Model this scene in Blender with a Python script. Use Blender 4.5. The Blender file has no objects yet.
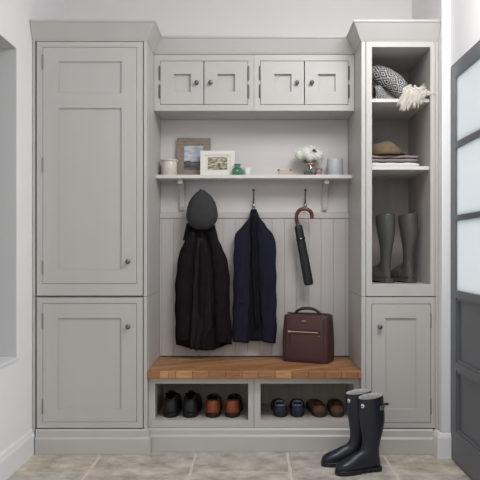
import bpy, bmesh, math, random
from mathutils import Vector, Matrix
random.seed(7)
PI = math.pi
S = bpy.context.scene
COL = S.collection
F, U0, V0, EYE, CAMY = 648.0, 253.5, 250.0, 1.10, -3.94

def X(px, D=3.5): return (px-U0)*D/F
def Z(py, D=3.5): return EYE+(V0-py)*D/F
def Y(D): return D+CAMY

# ------------------------------------------------------------------ materials
def mat(name, col, rough=.5, col2=None, scale=8, metal=0, bump=0, bscale=200, stretch=(1,1,1), spec=.5, trans=0, detail=4, sheen=0, alpha=1):
    m = bpy.data.materials.new(name); m.use_nodes = True
    nt = m.node_tree; b = nt.nodes['Principled BSDF']
    b.inputs['Base Color'].default_value = (*col, 1)
    b.inputs['Roughness'].default_value = rough
    b.inputs['Metallic'].default_value = metal
    b.inputs['Specular IOR Level'].default_value = spec
    b.inputs['Transmission Weight'].default_value = trans
    b.inputs['Sheen Weight'].default_value = sheen
    b.inputs['Alpha'].default_value = alpha
    tc = nt.nodes.new('ShaderNodeTexCoord'); mp = nt.nodes.new('ShaderNodeMapping')
    mp.inputs['Scale'].default_value = stretch
    nt.links.new(tc.outputs['Object'], mp.inputs['Vector'])
    if col2 is not None:
        n = nt.nodes.new('ShaderNodeTexNoise'); n.inputs['Scale'].default_value = scale; n.inputs['Detail'].default_value = detail
        r = nt.nodes.new('ShaderNodeValToRGB')
        r.color_ramp.elements[0].position = .3; r.color_ramp.elements[1].position = .7
        r.color_ramp.elements[0].color = (*col, 1); r.color_ramp.elements[1].color = (*col2, 1)
        nt.links.new(mp.outputs[0], n.inputs['Vector']); nt.links.new(n.outputs['Fac'], r.inputs[0])
        nt.links.new(r.outputs[0], b.inputs['Base Color'])
    if bump:
        n = nt.nodes.new('ShaderNodeTexNoise'); n.inputs['Scale'].default_value = bscale
        bp = nt.nodes.new('ShaderNodeBump'); bp.inputs['Strength'].default_value = bump; bp.inputs['Distance'].default_value = .002
        nt.links.new(mp.outputs[0], n.inputs['Vector']); nt.links.new(n.outputs['Fac'], bp.inputs['Height'])
        nt.links.new(bp.outputs[0], b.inputs['Normal'])
    return m

def srgb(r, g, b):
    f = lambda c: (c/255/12.92) if c/255 <= .04045 else ((c/255+.055)/1.055)**2.4
    return (f(r), f(g), f(b))

M = {}
M['paint'] = mat('warm_grey_paint', srgb(190,187,184), .42, srgb(186,183,180), 5, bump=.05, bscale=60, stretch=(1,1,.15))
M['inner'] = mat('grained_grey_paint', srgb(188,181,177), .55, srgb(176,169,165), 30, bump=.1, bscale=80, stretch=(1,1,.08))
M['cubby'] = mat('cubby_board', srgb(204,195,187), .6, srgb(184,175,166), 30, stretch=(1,1,.08))
M['panelwall'] = mat('pale_grey_paint', srgb(192,188,187), .5, srgb(188,184,183), 4)
M['shelfpaint'] = mat('off_white_shelf_paint', srgb(214,209,206), .4)
M['wall'] = mat('white_wall_paint', srgb(236,236,237), .7, srgb(232,232,234), 3)
M['backwall'] = mat('back_wall_paint', srgb(232,230,229), .7)
M['trim'] = mat('white_trim_paint', srgb(228,229,232), .4)
M['door'] = mat('slate_grey_paint', srgb(98,101,107), .4, srgb(94,97,103), 5)
M['pewter'] = mat('dark_pewter', srgb(120,118,116), .28, metal=.9)
M['pale_hinge'] = mat('painted_hinge', srgb(140,135,131), .45, metal=.3)
M['hinge'] = mat('hinge_steel', srgb(98,95,93), .4, metal=.7)
M['chrome'] = mat('chrome', srgb(215,215,215), .15, metal=1)
M['gold'] = mat('pale_gold', srgb(225,195,165), .3, metal=.8)
M['grout'] = mat('pale_grout', srgb(216,210,200), .9, srgb(204,198,188), 30)

def wood_block():
    m = bpy.data.materials.new('oak_block'); m.use_nodes = True; nt = m.node_tree; b = nt.nodes['Principled BSDF']
    b.inputs['Roughness'].default_value = .50
    tc = nt.nodes.new('ShaderNodeTexCoord'); mp = nt.nodes.new('ShaderNodeMapping'); mp.inputs['Rotation'].default_value = (0,0,math.radians(-28))
    br = nt.nodes.new('ShaderNodeTexBrick'); br.inputs['Scale'].default_value = 1
    br.inputs['Brick Width'].default_value = .34; br.inputs['Row Height'].default_value = .042; br.inputs['Mortar Size'].default_value = .0008
    br.inputs['Color1'].default_value = (*srgb(186,138,94),1); br.inputs['Color2'].default_value = (*srgb(146,98,62),1); br.inputs['Mortar'].default_value = (*srgb(88,56,34),1)
    n = nt.nodes.new('ShaderNodeTexNoise'); n.inputs['Scale'].default_value = 18; n.inputs['Detail'].default_value = 6
    mp2 = nt.nodes.new('ShaderNodeMapping'); mp2.inputs['Scale'].default_value = (1,9,9); mp2.inputs['Rotation'].default_value = (0,0,math.radians(-28))
    mx = nt.nodes.new('ShaderNodeMixRGB'); mx.blend_type = 'OVERLAY'; mx.inputs[0].default_value = .55
    nt.links.new(tc.outputs['Object'], mp.inputs[0]); nt.links.new(mp.outputs[0], br.inputs[0])
    nt.links.new(tc.outputs['Object'], mp2.inputs[0]); nt.links.new(mp2.outputs[0], n.inputs[0])
    nt.links.new(br.outputs[0], mx.inputs[1]); nt.links.new(n.outputs['Fac'], mx.inputs[2]); nt.links.new(mx.outputs[0], b.inputs['Base Color'])
    return m
M['wood'] = wood_block()

def stone(name, a, b_, c):
    m = bpy.data.materials.new(name); m.use_nodes = True; nt = m.node_tree; b = nt.nodes['Principled BSDF']
    b.inputs['Roughness'].default_value = .55
    tc = nt.nodes.new('ShaderNodeTexCoord')
    n = nt.nodes.new('ShaderNodeTexNoise'); n.inputs['Scale'].default_value = 9; n.inputs['Detail'].default_value = 9; n.inputs['Roughness'].default_value = .68
    r = nt.nodes.new('ShaderNodeValToRGB'); e = r.color_ramp.elements
    e[0].position = .33; e[0].color = (*a,1); e[1].position = .68; e[1].color = (*b_,1)
    k = e.new(.5); k.color = (*c,1)
    bp = nt.nodes.new('ShaderNodeBump'); bp.inputs['Strength'].default_value = .5; bp.inputs['Distance'].default_value = .004
    nt.links.new(tc.outputs['Object'], n.inputs[0]); nt.links.new(n.outputs['Fac'], r.inputs[0]); nt.links.new(r.outputs[0], b.inputs['Base Color'])
    nt.links.new(n.outputs['Fac'], bp.inputs['Height']); nt.links.new(bp.outputs[0], b.inputs['Normal'])
    return m
ST = [stone('buff_limestone', srgb(148,138,128), srgb(218,211,200), srgb(188,180,168)),
      stone('grey_limestone', srgb(146,139,130), srgb(214,209,200), srgb(184,178,168)),
      stone('honey_limestone', srgb(152,140,127), srgb(220,211,196), srgb(190,179,164))]

def pane_mat(name='frosted_glass', col=(.74,.77,.775)):
    m = bpy.data.materials.new(name); m.use_nodes = True; nt = m.node_tree; nt.nodes.remove(nt.nodes['Principled BSDF'])
    o = nt.nodes['Material Output']; t = nt.nodes.new('ShaderNodeBsdfTranslucent'); g = nt.nodes.new('ShaderNodeBsdfGlossy'); mx = nt.nodes.new('ShaderNodeMixShader')
    t.inputs[0].default_value = (*col,1); g.inputs['Roughness'].default_value = .2; mx.inputs[0].default_value = .06
    nt.links.new(t.outputs[0], mx.inputs[1]); nt.links.new(g.outputs[0], mx.inputs[2]); nt.links.new(mx.outputs[0], o.inputs[0])
    return m
M['pane'] = pane_mat()

# ------------------------------------------------------------------ objects
ORG = {}
def tag(o, label=None, cat=None, group=None, kind=None):
    if label: o['label'] = label
    if cat: o['category'] = cat
    if group: o['group'] = group
    if kind: o['kind'] = kind
    return o
def thing(name, label, cat, loc=(0,0,0), group=None):
    o = bpy.data.objects.new(name, None); COL.objects.link(o); o.location = loc; o.empty_display_size = .05
    ORG[o.name] = Vector(loc); return tag(o, label, cat, group)
def obj(name, bm, m, parent=None, smooth=False, bevel=0, subsurf=0, label=None, loc=None, solid=0):
    org = ORG[parent.name] if parent else Vector(loc if loc else (0,0,0))
    bmesh.ops.recalc_face_normals(bm, faces=bm.faces)
    bmesh.ops.translate(bm, verts=bm.verts, vec=-org)
    me = bpy.data.meshes.new(name); bm.to_mesh(me); bm.free()
    for mm in (m if isinstance(m, (list, tuple)) else [m]): me.materials.append(mm)
    for p in me.polygons: p.use_smooth = smooth
    o = bpy.data.objects.new(name, me); COL.objects.link(o)
    if parent: o.parent = parent
    else: o.location = org
    ORG[o.name] = org
    if label: o['label'] = label
    if solid:
        md = o.modifiers.new('solid', 'SOLIDIFY'); md.thickness = solid; md.offset = 0
    if bevel:
        md = o.modifiers.new('bevel', 'BEVEL'); md.width = bevel; md.segments = 2; md.limit_method = 'ANGLE'; md.angle_limit = .6
    if subsurf:
        md = o.modifiers.new('sub', 'SUBSURF'); md.levels = subsurf; md.render_levels = subsurf
    return o
def struct(name, bm, m, parent=None, **k):
    o = obj(name, bm, m, parent, **k)
    if not parent: o['kind'] = 'structure'
    return o
def copy_tree(o, parent=None):
    c = o.copy(); COL.objects.link(c)
    if parent: c.parent = parent
    for ch in list(o.children): copy_tree(ch, c)
    return c
def NB(): return bmesh.new()
def box(bm, x0, x1, y0, y1, z0, z1, mi=0):
    v = [bm.verts.new(p) for p in ((x0,y0,z0),(x1,y0,z0),(x1,y1,z0),(x0,y1,z0),(x0,y0,z1),(x1,y0,z1),(x1,y1,z1),(x0,y1,z1))]
    for f in ((0,3,2,1),(4,5,6,7),(0,1,5,4),(1,2,6,5),(2,3,7,6),(3,0,4,7)):
        bm.faces.new([v[i] for i in f]).material_index = mi
    return v
def slab(bm, x0, x1, z0, z1, holes, y0, y1, axis='y'):
    """solid plate in the XZ plane with rectangular holes (x0,x1,z0,z1)"""
    xs = sorted({x0,x1,*[h[0] for h in holes],*[h[1] for h in holes]}); zs = sorted({z0,z1,*[h[2] for h in holes],*[h[3] for h in holes]})
    P = (lambda x,y,z: (x,y,z)) if axis == 'y' else (lambda x,y,z: (y,x,z))
    V = {}
    def v(i,j,k):
        if (i,j,k) not in V: V[(i,j,k)] = bm.verts.new(P(xs[i], (y0,y1)[k], zs[j]))
        return V[(i,j,k)]
    nx, nz = len(xs)-1, len(zs)-1
    def full(i,j):
        if i < 0 or j < 0 or i >= nx or j >= nz: return False
        cx, cz = (xs[i]+xs[i+1])/2, (zs[j]+zs[j+1])/2
        return not any(h[0] < cx < h[1] and h[2] < cz < h[3] for h in holes)
    for i in range(nx):
        for j in range(nz):
            if not full(i,j): continue
            for k in (0,1): bm.faces.new([v(i,j,k),v(i+1,j,k),v(i+1,j+1,k),v(i,j+1,k)])
            if not full(i-1,j): bm.faces.new([v(i,j,0),v(i,j,1),v(i,j+1,1),v(i,j+1,0)])
            if not full(i+1,j): bm.faces.new([v(i+1,j,0),v(i+1,j,1),v(i+1,j+1,1),v(i+1,j+1,0)])
            if not full(i,j-1): bm.faces.new([v(i,j,0),v(i,j,1),v(i+1,j,1),v(i+1,j,0)])
            if not full(i,j+1): bm.faces.new([v(i,j+1,0),v(i,j+1,1),v(i+1,j+1,1),v(i+1,j+1,0)])
def rings(bm, R, cap0=True, cap1=True, closed=True):
    L = [[bm.verts.new(p) for p in r] for r in R]
    n = len(L[0])
    for a, b in zip(L, L[1:]):
        for i in range(n if closed else n-1):
            j = (i+1) % n
            bm.faces.new([a[i], a[j], b[j], b[i]])
    if cap0: bm.faces.new(L[0][::-1])
    if cap1: bm.faces.new(L[-1])
    return L
def lathe(bm, prof, c=(0,0,0), n=28, axis='z', cap0=True, cap1=True, flute=0, nf=0):
    R = []
    for r, h in prof:
        ring = []
        for i in range(n):
            a = 2*PI*i/n; rr = r*(1+flute*math.cos(nf*a)) if flute else r
            p = (rr*math.cos(a), rr*math.sin(a), h)
            if axis == 'y': p = (p[0], h, p[1])
            if axis == 'x': p = (h, p[0], p[1])
            ring.append((p[0]+c[0], p[1]+c[1], p[2]+c[2]))
        R.append(ring)
    rings(bm, R, cap0, cap1)
def tube(bm, pts, rad, n=10, sx=1.0):
    pts = [Vector(p) for p in pts]; R = []; up = None
    for i, p in enumerate(pts):
        t = (pts[min(i+1,len(pts)-1)]-pts[max(i-1,0)]).normalized()
        if up is None:
            up = t.orthogonal().normalized() if abs(t.y) > .9 else Vector((0,1,0))
        s = t.cross(up).normalized(); up = s.cross(t).normalized()
        r = rad[i] if isinstance(rad, (list,tuple)) else rad
        R.append([p + s*math.cos(2*PI*k/n)*r*sx + up*math.sin(2*PI*k/n)*r for k in range(n)])
    rings(bm, R)
def molding(bm, path, prof):
    """profile (offset, z) swept along a mitred horizontal path; the outside is to the right of travel"""
    P = [Vector(p) for p in path]; R = []
    for i, p in enumerate(P):
        d0 = (P[i]-P[i-1]).normalized() if i else None
        d1 = (P[i+1]-P[i]).normalized() if i < len(P)-1 else None
        n0 = Vector((d0.y,-d0.x)) if d0 else None; n1 = Vector((d1.y,-d1.x)) if d1 else None
        if n0 is None: m = n1
        elif n1 is None: m = n0
        else: m = (n0+n1); m = m/(m.dot(n0))
        R.append([(p.x+m.x*o, p.y+m.y*o, z) for o, z in prof])
    rings(bm, R)
def curve_pts(P, n=8):
    P = [Vector(p) for p in P]; out = []
    for i in range(len(P)-1):
        p0, p1, p2, p3 = P[max(i-1,0)], P[i], P[i+1], P[min(i+2,len(P)-1)]
        for k in range(n):
            t = k/n
            out.append(.5*((2*p1)+(p2-p0)*t+(2*p0-5*p1+4*p2-p3)*t*t+(3*p1-p0-3*p2+p3)*t**3))
    out.append(P[-1]); return out
def interp(tab, z):
    tab = sorted(tab)
    if z <= tab[0][0]: return tab[0][1]
    for (a, va), (b, vb) in zip(tab, tab[1:]):
        if z <= b:
            t = (z-a)/(b-a); t = t*t*(3-2*t)*.5+t*.5
            return va+(vb-va)*t
    return tab[-1][1]

# ------------------------------------------------------------------ room
LW, RW, BW, CEIL, FRONT = -1.195, 1.04, .14, 2.85, -3.2
bm = NB(); box(bm, LW-.45, RW+.3, FRONT, BW+.2, -.12, -.0035); 
cols = [(-1.7,-.82),(-.82,-.312),(-.312,.184),(.184,.70),(.70,1.4)]
cuts = [[.14,-.735,-1.30,-1.9,-2.5,-3.2],[.14,-1.02,-1.55,-2.2,-3.2],[.14,-.725,-1.2,-1.8,-2.5,-3.2],[.14,-1.0,-1.6,-2.3,-3.2],[.14,-.75,-1.4,-2.0,-2.7,-3.2]]
g = .0075
order = [2,0,1,1,2]
for ci, ((a, b), cu) in enumerate(zip(cols, cuts)):
    a = max(a, LW-.02) if ci == 0 else a; b = min(b, RW+.02)
    for k, (y1, y0) in enumerate(zip(cu, cu[1:])):
        nseg = 14
        # worn edges: outline slightly wandering
        pts = []
        for (p, q) in (((a+g,y0+g),(b-g,y0+g)),((b-g,y0+g),(b-g,y1-g)),((b-g,y1-g),(a+g,y1-g)),((a+g,y1-g),(a+g,y0+g))):
            for s in range(nseg):
                t = s/nseg; w = random.uniform(-.0022,.0022) if s else 0
                pts.append((p[0]+(q[0]-p[0])*t+w, p[1]+(q[1]-p[1])*t+w))
        cx, cy = (a+b)/2, (y0+y1)/2
        inn = [(x+(cx-x)*.012, y+(cy-y)*.012) for x, y in pts]
        L = rings(bm, [[(x,y,-.006) for x,y in pts],[(x,y,-.0015) for x,y in pts],[(x,y,0) for x,y in inn]], cap0=False, cap1=True)
        bm.faces.ensure_lookup_table()
        for f in bm.faces[-(len(pts)*2+1):]: f.material_index = 1+(order[ci]+k*2) % 3
struct('floor', bm, [M['grout']]+ST)
bm = NB(); box(bm, LW-.45, RW+.3, FRONT, BW+.2, CEIL, CEIL+.1); struct('ceiling', bm, M['wall'])
bm = NB(); box(bm, LW, RW, BW, BW+.12, 0, CEIL); struct('wall_back', bm, M['backwall'])
# left wall with the deep window recess
wy1, wy0, wz0, wz1 = Y(3.270), -1.50, .547, 2.119
bm = NB(); slab(bm, FRONT, BW, 0, CEIL, [(wy0,wy1,wz0,wz1)], LW, LW-.42, axis='x')
struct('wall_left', bm, M['wall'])
bm = NB(); slab(bm, wy0, wy1, wz0, wz1, [(wy0+.05,(wy0+wy1)/2-.015,wz0+.06,wz1-.05),((wy0+wy1)/2+.015,wy1-.05,wz0+.06,wz1-.05)], LW-.40, LW-.35, axis='x')
w = struct('window_1', bm, M['trim'], bevel=.003)
bm = NB(); box(bm, LW-.379, LW-.372, wy0+.045, wy1-.045, wz0+.055, wz1-.045); obj('pane', bm, M['pane'], w)
bm = NB(); slab(bm, wy0-.0, wy1, wz0, wz1, [(wy0+.004,wy1-.004,wz0+.0005,wz1-.004)], LW-.349, LW-.0005, axis='x'); obj('reveal_shade_lining', bm, mat('reveal_shade_grey', srgb(206,206,207), .7), w)  # thin lining added over the recess; its shade is put into the grey
bm = NB(); box(bm, LW-.349, LW+.012, wy0+.005, wy1-.005, wz0+.001, wz0+.016); obj('window_sill', bm, M['trim'], w, bevel=.003)
bm = NB(); molding(bm, [(LW, FRONT), (LW, Y(3.49))], [(0,.001),(.016,.001),(.016,.105),(.011,.118),(.009,.128),(.004,.138),(0,.14)][::-1])
for v in bm.verts:
    if v.co.x < LW: v.co.x = 2*LW-v.co.x
struct('baseboard_left', bm, M['trim'])
# right wall: nib, header above the door, wall beyond the door
dy1, dy0, dz1 = -.522, -1.40, 2.066
bm = NB(); slab(bm, -1.46, BW, 0, CEIL, [(dy0,dy1,-.01,dz1)], RW, RW+.16, axis='x')
box(bm, 1.0, RW, dy1, BW, 0, CEIL)
struct('wall_right', bm, M['wall'])
bm = NB()
molding(bm, [(.972, Y(3.49)-.0), (.972, dy1-.012), (RW-.001, dy1-.012)], [(-.0,.001),(.006,.001),(.006,.112),(.002,.124),(-.001,.133),(-.006,.14)][::-1])
box(bm, .974, RW-.001, dy1-.010, dy1-.001, .001, .132); box(bm, .974,.997, dy1-.002, Y(3.492), .001,.132)
struct('baseboard_right', bm, M['trim'], bevel=.002)
bm = NB(); box(bm, .991, RW-.002, dy1-.007, dy1-.0005, .14, CEIL-.001); struct('trim_1', bm, M['trim'], bevel=.002)
bm = NB(); molding(bm, [(RW, dy0-.02), (RW, -1.455)], [(0,.001),(.016,.001),(.016,.12),(.006,.138),(0,.14)][::-1]); struct('baseboard_front', bm, M['trim'])
# door
dr = thing('door_1', None, None, (RW, (dy0+dy1)/2, 0)); dr['kind'] = 'structure'
st = .082; gy0, gy1 = dy0+st, dy1-st-.004
rows = [(.893,1.250),(1.279,1.622),(1.656,1.985)]; pans = [(.165,.480),(.523,.852)]
bm = NB(); slab(bm, dy0+.004, dy1-.004, .006, dz1-.005, [(gy0,gy1,a,b) for a,b in rows+pans], RW-.001, RW+.044, axis='x')
obj('door_leaf', bm, M['door'], dr, bevel=.003)
for a, b in pans:
    bm = NB(); box(bm, RW+.016, RW+.030, gy0-.002, gy1+.002, a-.002, b+.002)
    slab(bm, gy0, gy1, a, b, [(gy0+.014,gy1-.014,a+.014,b-.014)], RW+.006, RW+.017, axis='x')
    obj('door_panel', bm, M['door'], dr, bevel=.002)
for a, b in rows:
    bm = NB(); box(bm, RW+.007, RW+.013, gy0-.002, gy1+.002, a-.002, b+.002); obj('pane', bm, M['pane'], dr)
bm = NB(); lathe(bm, [(.026,0),(.026,.006),(.011,.008),(.011,.03),(.026,.04),(.03,.052),(.022,.064),(.0,.066)], (0,0,0), axis='x')
bmesh.ops.transform(bm, matrix=Matrix.Translation((RW+.004, dy0+.045, 1.02)) @ Matrix.Rotation(PI,4,'Z'), verts=bm.verts); obj('door_knob', bm, M['pewter'], dr, smooth=True)

# ------------------------------------------------------------------ cupboards
FY = Y(3.5)             # front plane of the towers
LX0, LX1 = LW+.003, -.575
RX0, RX1 = .583, .9985
ZS, ZT, ZP = Z(296.7), 2.2300, Z(428.6)
def knob(parent, x, y, z, r=.0135, m=None):
    bm = NB(); lathe(bm, [(.0001,.0),(r*.75,0),(r*.75,-.003),(r*.4,-.005),(r*.38,-.012),(r*.8,-.016),(r,-.021),(r*.85,-.026),(r*.4,-.0285),(.0001,-.029)], (x,y,z), n=24, axis='y', cap0=False, cap1=False)
    return obj('knob', bm, m or M['pewter'], parent, smooth=True)
def hinge(parent, x, y, z0, z1, r=.0042, m=None):
    bm = NB(); n = 5; h = (z1-z0)/n
    for i in range(n): lathe(bm, [(r*.9,z0+i*h),(r,z0+i*h+.001),(r,z0+(i+1)*h-.001),(r*.9,z0+(i+1)*h)], (x,y,0), n=12)
    lathe(bm, [(.0005,z1),(r*.8,z1+.001),(r*.8,z1+.004),(.0005,z1+.007)], (x,y,0), n=12)
    lathe(bm, [(.0005,z0-.007),(r*.8,z0-.004),(r*.8,z0-.001),(.0005,z0)], (x,y,0), n=12)
    return obj('hinge', bm, m or M['pale_hinge'], parent, smooth=False)
def door(parent, x0, x1, z0, z1, panels, fy, gap=.0018, bead=.004, rec=.009, th=.021):
    bm = NB(); x0 += gap; x1 -= gap; z0 += gap; z1 -= gap
    slab(bm, x0, x1, z0, z1, panels, fy, fy+th)
    for (a,b,c,d) in panels:
        box(bm, a-.001, b+.001, fy+rec, fy+th-.002, c-.001, d+.001)
        if bead: slab(bm, a, b, c, d, [(a+bead,b-bead,c+bead,d-bead)], fy+.004, fy+rec+.001)
    return obj('door', bm, M['paint'], parent, bevel=.0012)
def carcass(parent, x0, x1, y0, y1, z0, z1, t=.018, fill=None, m=None, name='carcass', tl=None, tr=None, tb=None, tt=None):
    bm = NB()
    tl = tl or t; tr = tr or t; tb = tb or t; tt = tt or t
    box(bm, x0, x0+tl, y0, y1, z0, z1); box(bm, x1-tr, x1, y0, y1, z0, z1)
    box(bm, x0+tl, x1-tr, y0+.03, y1, z0, z0+tb); box(bm, x0+tl, x1-tr, y0+.03, y1, z1-tt, z1)
    box(bm, x0+tl, x1-tr, y1-.01, y1, z0+tb, z1-tt)
    return obj(name, bm, m or M['paint'], parent, bevel=.001)
CROWN = lambda z0, z1, p: [(-.012,z0),(.003,z0),(.005,z0+.006),(.008,z0+.010),(p-.006,z1-.014),(p-.002,z1-.012),(p,z1-.010),(p,z1),(-.012,z1)]
SKIRT = lambda p: [(-.005,.001),(p,.001),(p,Z(438.5)),(p*.5,Z(436.5)),(p*.4,Z(430.5)),(.0008,ZP-.002),(-.005,ZP-.002)]
YB = .12

# left tower
t = thing('tall_cupboard', 'tall grey upper cupboard with two-panel door, left of the coat niche', 'cupboard', ((LX0+LX1)/2, FY/2, ZS))
carcass(t, LX0, LX1, FY, YB, ZS+.002, ZT, tl=.012, tr=.0185)
fx0, fx1 = X(36.6), X(142.7)
dx0, dx1 = X(42.6), X(136.8)
bm = NB(); slab(bm, fx0, fx1, Z(295.6), Z(41.6), [(dx0,dx1,Z(283.8),Z(47))], FY, FY+.022); obj('face_frame', bm, M['paint'], t, bevel=.0012)
d = door(t, dx0, dx1, Z(283.8), Z(47), [(X(58),X(121.5),Z(269.5),Z(108)),(X(58),X(121.5),Z(93.3),Z(61.5))], FY)
knob(d, X(128.4), FY, Z(261.6)); hinge(d, dx0, FY-.001, Z(68.5), Z(55)); hinge(d, dx0, FY-.001, Z(274), Z(261.5)); hinge(d, dx0, FY-.001, Z(171.5), Z(158.5))
bm = NB(); molding(bm, [(LX0, FY), (LX1, FY), (LX1, YB)], CROWN(ZT-.002, 2.327, .05)); box(bm, LX0, LX1, FY, YB, ZT+.0005, 2.325); obj('cornice', bm, M['paint'], t)
t = thing('base_cupboard', 'lower grey cupboard with one-panel door and plinth, far left of the bench', 'cupboard', ((LX0+LX1)/2, FY/2, 0))
carcass(t, LX0, LX1, FY, YB, .002, ZS, tl=.012, tr=.0185, tb=.12)
bm = NB(); slab(bm, fx0, fx1, Z(428.0), Z(297.6), [(dx0,dx1,Z(422.2),Z(303.3))], FY, FY+.022); obj('face_frame', bm, M['paint'], t, bevel=.0012)
d = door(t, dx0, dx1, Z(422.2), Z(303.3), [(X(57.5),X(121.2),Z(409),Z(318))], FY)
knob(d, X(128.4), FY, Z(326.6)); hinge(d, dx0, FY-.001, Z(327.5), Z(314)); hinge(d, dx0, FY-.001, Z(413), Z(400))
bm = NB(); molding(bm, [(LX0+.018, FY), (LX1, FY), (LX1, FY+.025)], SKIRT(.02)); obj('plinth', bm, M['paint'], t)

# right tower
t = thing('display_cupboard', 'open-fronted grey tall unit with shelves, right of the coat niche', 'shelving', ((RX0+RX1)/2, FY/2, ZS))
ox0, ox1, oz0, oz1 = X(372), X(430.5), Z(284.4), Z(47)
bm = NB()
box(bm, RX0, X(365.6), FY, YB, ZS+.002, ZT); box(bm, X(435.4), RX1, FY, YB, ZS+.002, ZT)
box(bm, X(365.6), X(435.4), FY+.024, YB, ZS+.002, oz0-.001)                   # floor of the unit
box(bm, X(365.6), X(435.4), FY+.024, YB, oz1+.002, ZT)
obj('carcass', bm, M['paint'], t, bevel=.001)
bm = NB(); box(bm, X(365.8), ox0-.002, FY+.024, .069, oz0, oz1+.001); box(bm, ox1+.002, X(435.2), FY+.024, .069, oz0, oz1+.001)
box(bm, X(365.8), X(435.2), .07, YB-.01, oz0, oz1+.001); obj('lining', bm, M['inner'], t)
bm = NB(); slab(bm, X(366.1), X(435.0), Z(296.2), Z(40.9), [(ox0,ox1,oz0,oz1)], FY, FY+.022); obj('face_frame', bm, M['paint'], t, bevel=.0012)
sy = FY+.028
for py in (98.6, 166.2):
    bm = NB(); D = sy-CAMY; box(bm, ox0-.0015, ox1+.0015, sy, .069, Z(py+3.5,D), Z(py,D)); obj('shelf', bm, M['shelfpaint'], t, bevel=.001)
SH1, SH2 = Z(98.6, sy-CAMY), Z(166.2, sy-CAMY)
bm = NB(); molding(bm, [(RX0, YB), (RX0, FY), (RX1, FY)], CROWN(ZT-.002, 2.327, .05)); box(bm, RX0, RX1, FY, YB, ZT+.0005, 2.325); obj('cornice', bm, M['paint'], t)
t = thing('base_cupboard', 'lower grey cupboard with one-panel door beside the dark glazed door', 'cupboard', ((RX0+RX1)/2, FY/2, 0))
carcass(t, RX0, RX1, FY, YB, .002, ZS, tl=X(365.7)-RX0, tr=RX1-X(435.4), tb=.12)
ex0, ex1 = X(371.6), X(430.9)
bm = NB(); slab(bm, X(366.1), X(435.0), Z(428), Z(297.2), [(ex0,ex1,Z(423),Z(303.8))], FY, FY+.022); obj('face_frame', bm, M['paint'], t, bevel=.0012)
d = door(t, ex0, ex1, Z(423), Z(303.8), [(X(385.4),X(416.2),Z(409.7),Z(318.3))], FY, gap=.0026)
knob(d, X(379.4), FY, Z(326.6)); hinge(d, ex1, FY-.001, Z(327), Z(313.5)); hinge(d, ex1, FY-.001, Z(413.5), Z(400))
bm = NB(); molding(bm, [(RX0, FY+.025), (RX0, FY), (.970, FY)], SKIRT(.02)); obj('plinth', bm, M['paint'], t)

# overhead cabinets
OD = 3.74; OY = Y(OD); OZ0, OZ1 = Z(110.8,OD), ZT-.002
NX0, NX1 = LX1+.001, RX0-.001
MID = .003
def overhead(x0, x1, doors, label):
    t = thing('overhead_cabinet', label, 'cupboard', ((x0+x1)/2, OY/2, OZ0), 'overhead cabinets')
    bm = NB(); box(bm, x0, x0+.016, OY+.022, YB-.0, OZ0, OZ1); box(bm, x1-.016, x1, OY+.022, YB, OZ0, OZ1)
    box(bm, x0+.016, x1-.016, OY+.022, YB, OZ0, OZ0+.018); box(bm, x0+.016, x1-.016, OY+.022, YB, OZ1-.018, OZ1); box(bm, x0+.016, x1-.016, YB-.01, YB, OZ0+.018, OZ1-.018)
    obj('carcass', bm, M['paint'], t)
    z0, z1 = Z(104.7,OD), Z(60.7,OD)
    bm = NB(); slab(bm, x0, x1, OZ0, OZ1, [(X(doors[0][0],OD), X(doors[1][1],OD), z0, z1)], OY, OY+.0215); obj('face_frame', bm, M['paint'], t, bevel=.001)
    for (a, b, pa, pb, kx, hx) in doors:
        bm = NB(); xa, xb = X(a,OD), X(b,OD)
        d = door(t, xa, xb, z0, z1, [(X(pa,OD),X(pb,OD),Z(91.7,OD),Z(74,OD))], OY, gap=.0024, rec=.021, bead=0, th=.030)
        knob(d, X(kx,OD), OY, Z(83.2,OD), .0125)
        for (p, q) in ((79.5,67),(97.5,85.5)): hinge(d, X(hx,OD), OY-.0015, Z(p,OD), Z(q,OD), .0055, M['hinge'])
overhead(NX0, MID-.0005, [(160,203.9,173.8,190.8,196.8,159.6),(203.9,248,217.6,234.9,210.6,248.4)], 'grey two-door overhead cabinet, left one of two above the long shelf')
overhead(MID+.0005, NX1, [(260.2,304.4,274.5,291.4,297,259.8),(304.4,348.4,318.2,335.5,311.6,348.8)], 'grey two-door overhead cabinet, right one of two, nearer the open shelving')
bm = NB(); molding(bm, [(NX0+.001, OY), (NX1-.001, OY)], CROWN(ZT, 2.325, .035)); box(bm, NX0+.001, NX1-.001, OY+.001, YB, ZT+.0005, 2.322)
o = obj('cornice', bm, M['paint'], loc=(0,OY,ZT)); tag(o, 'grey sloping cornice board above the overhead cabinet pair', 'cornice')

# niche backing with tongue and groove boards
BY, BY2 = .06, .02
t = thing('niche_panelling', 'pale grey tongue and groove panelling behind the hanging coats', 'panelling', (0,BY,.45))
bm = NB(); box(bm, NX0, NX1, BY, YB-.001, .452, OZ0-.001); obj('upper_board', bm, mat('light_grey_paint', srgb(209,205,204), .5), t)
bm = NB(); zr0, zr1 = Z(218.2,3.96), Z(212.2,3.96)
ph = .113; p = .075; k0 = math.floor((NX0-ph)/p)
x = ph+k0*p
while x < NX1:
    a, b = max(x+.0004, NX0), min(x+p-.0004, NX1)
    if b-a > .004: box(bm, a, b, BY2, BY2+.0058, .452, zr0)
    x += p
box(bm, NX0, NX1, BY2+.006, BY-.001, .452, zr0)
obj('tongue_and_groove_boards', bm, M['panelwall'], t, bevel=.002)
bm = NB(); box(bm, NX0, NX1, BY2-.006, BY-.001, zr0, zr1-.004); box(bm, NX0, NX1, BY2+.004, BY-.001, zr1-.004, zr1); obj('rail', bm, M['panelwall'], t, bevel=.002)

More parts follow.
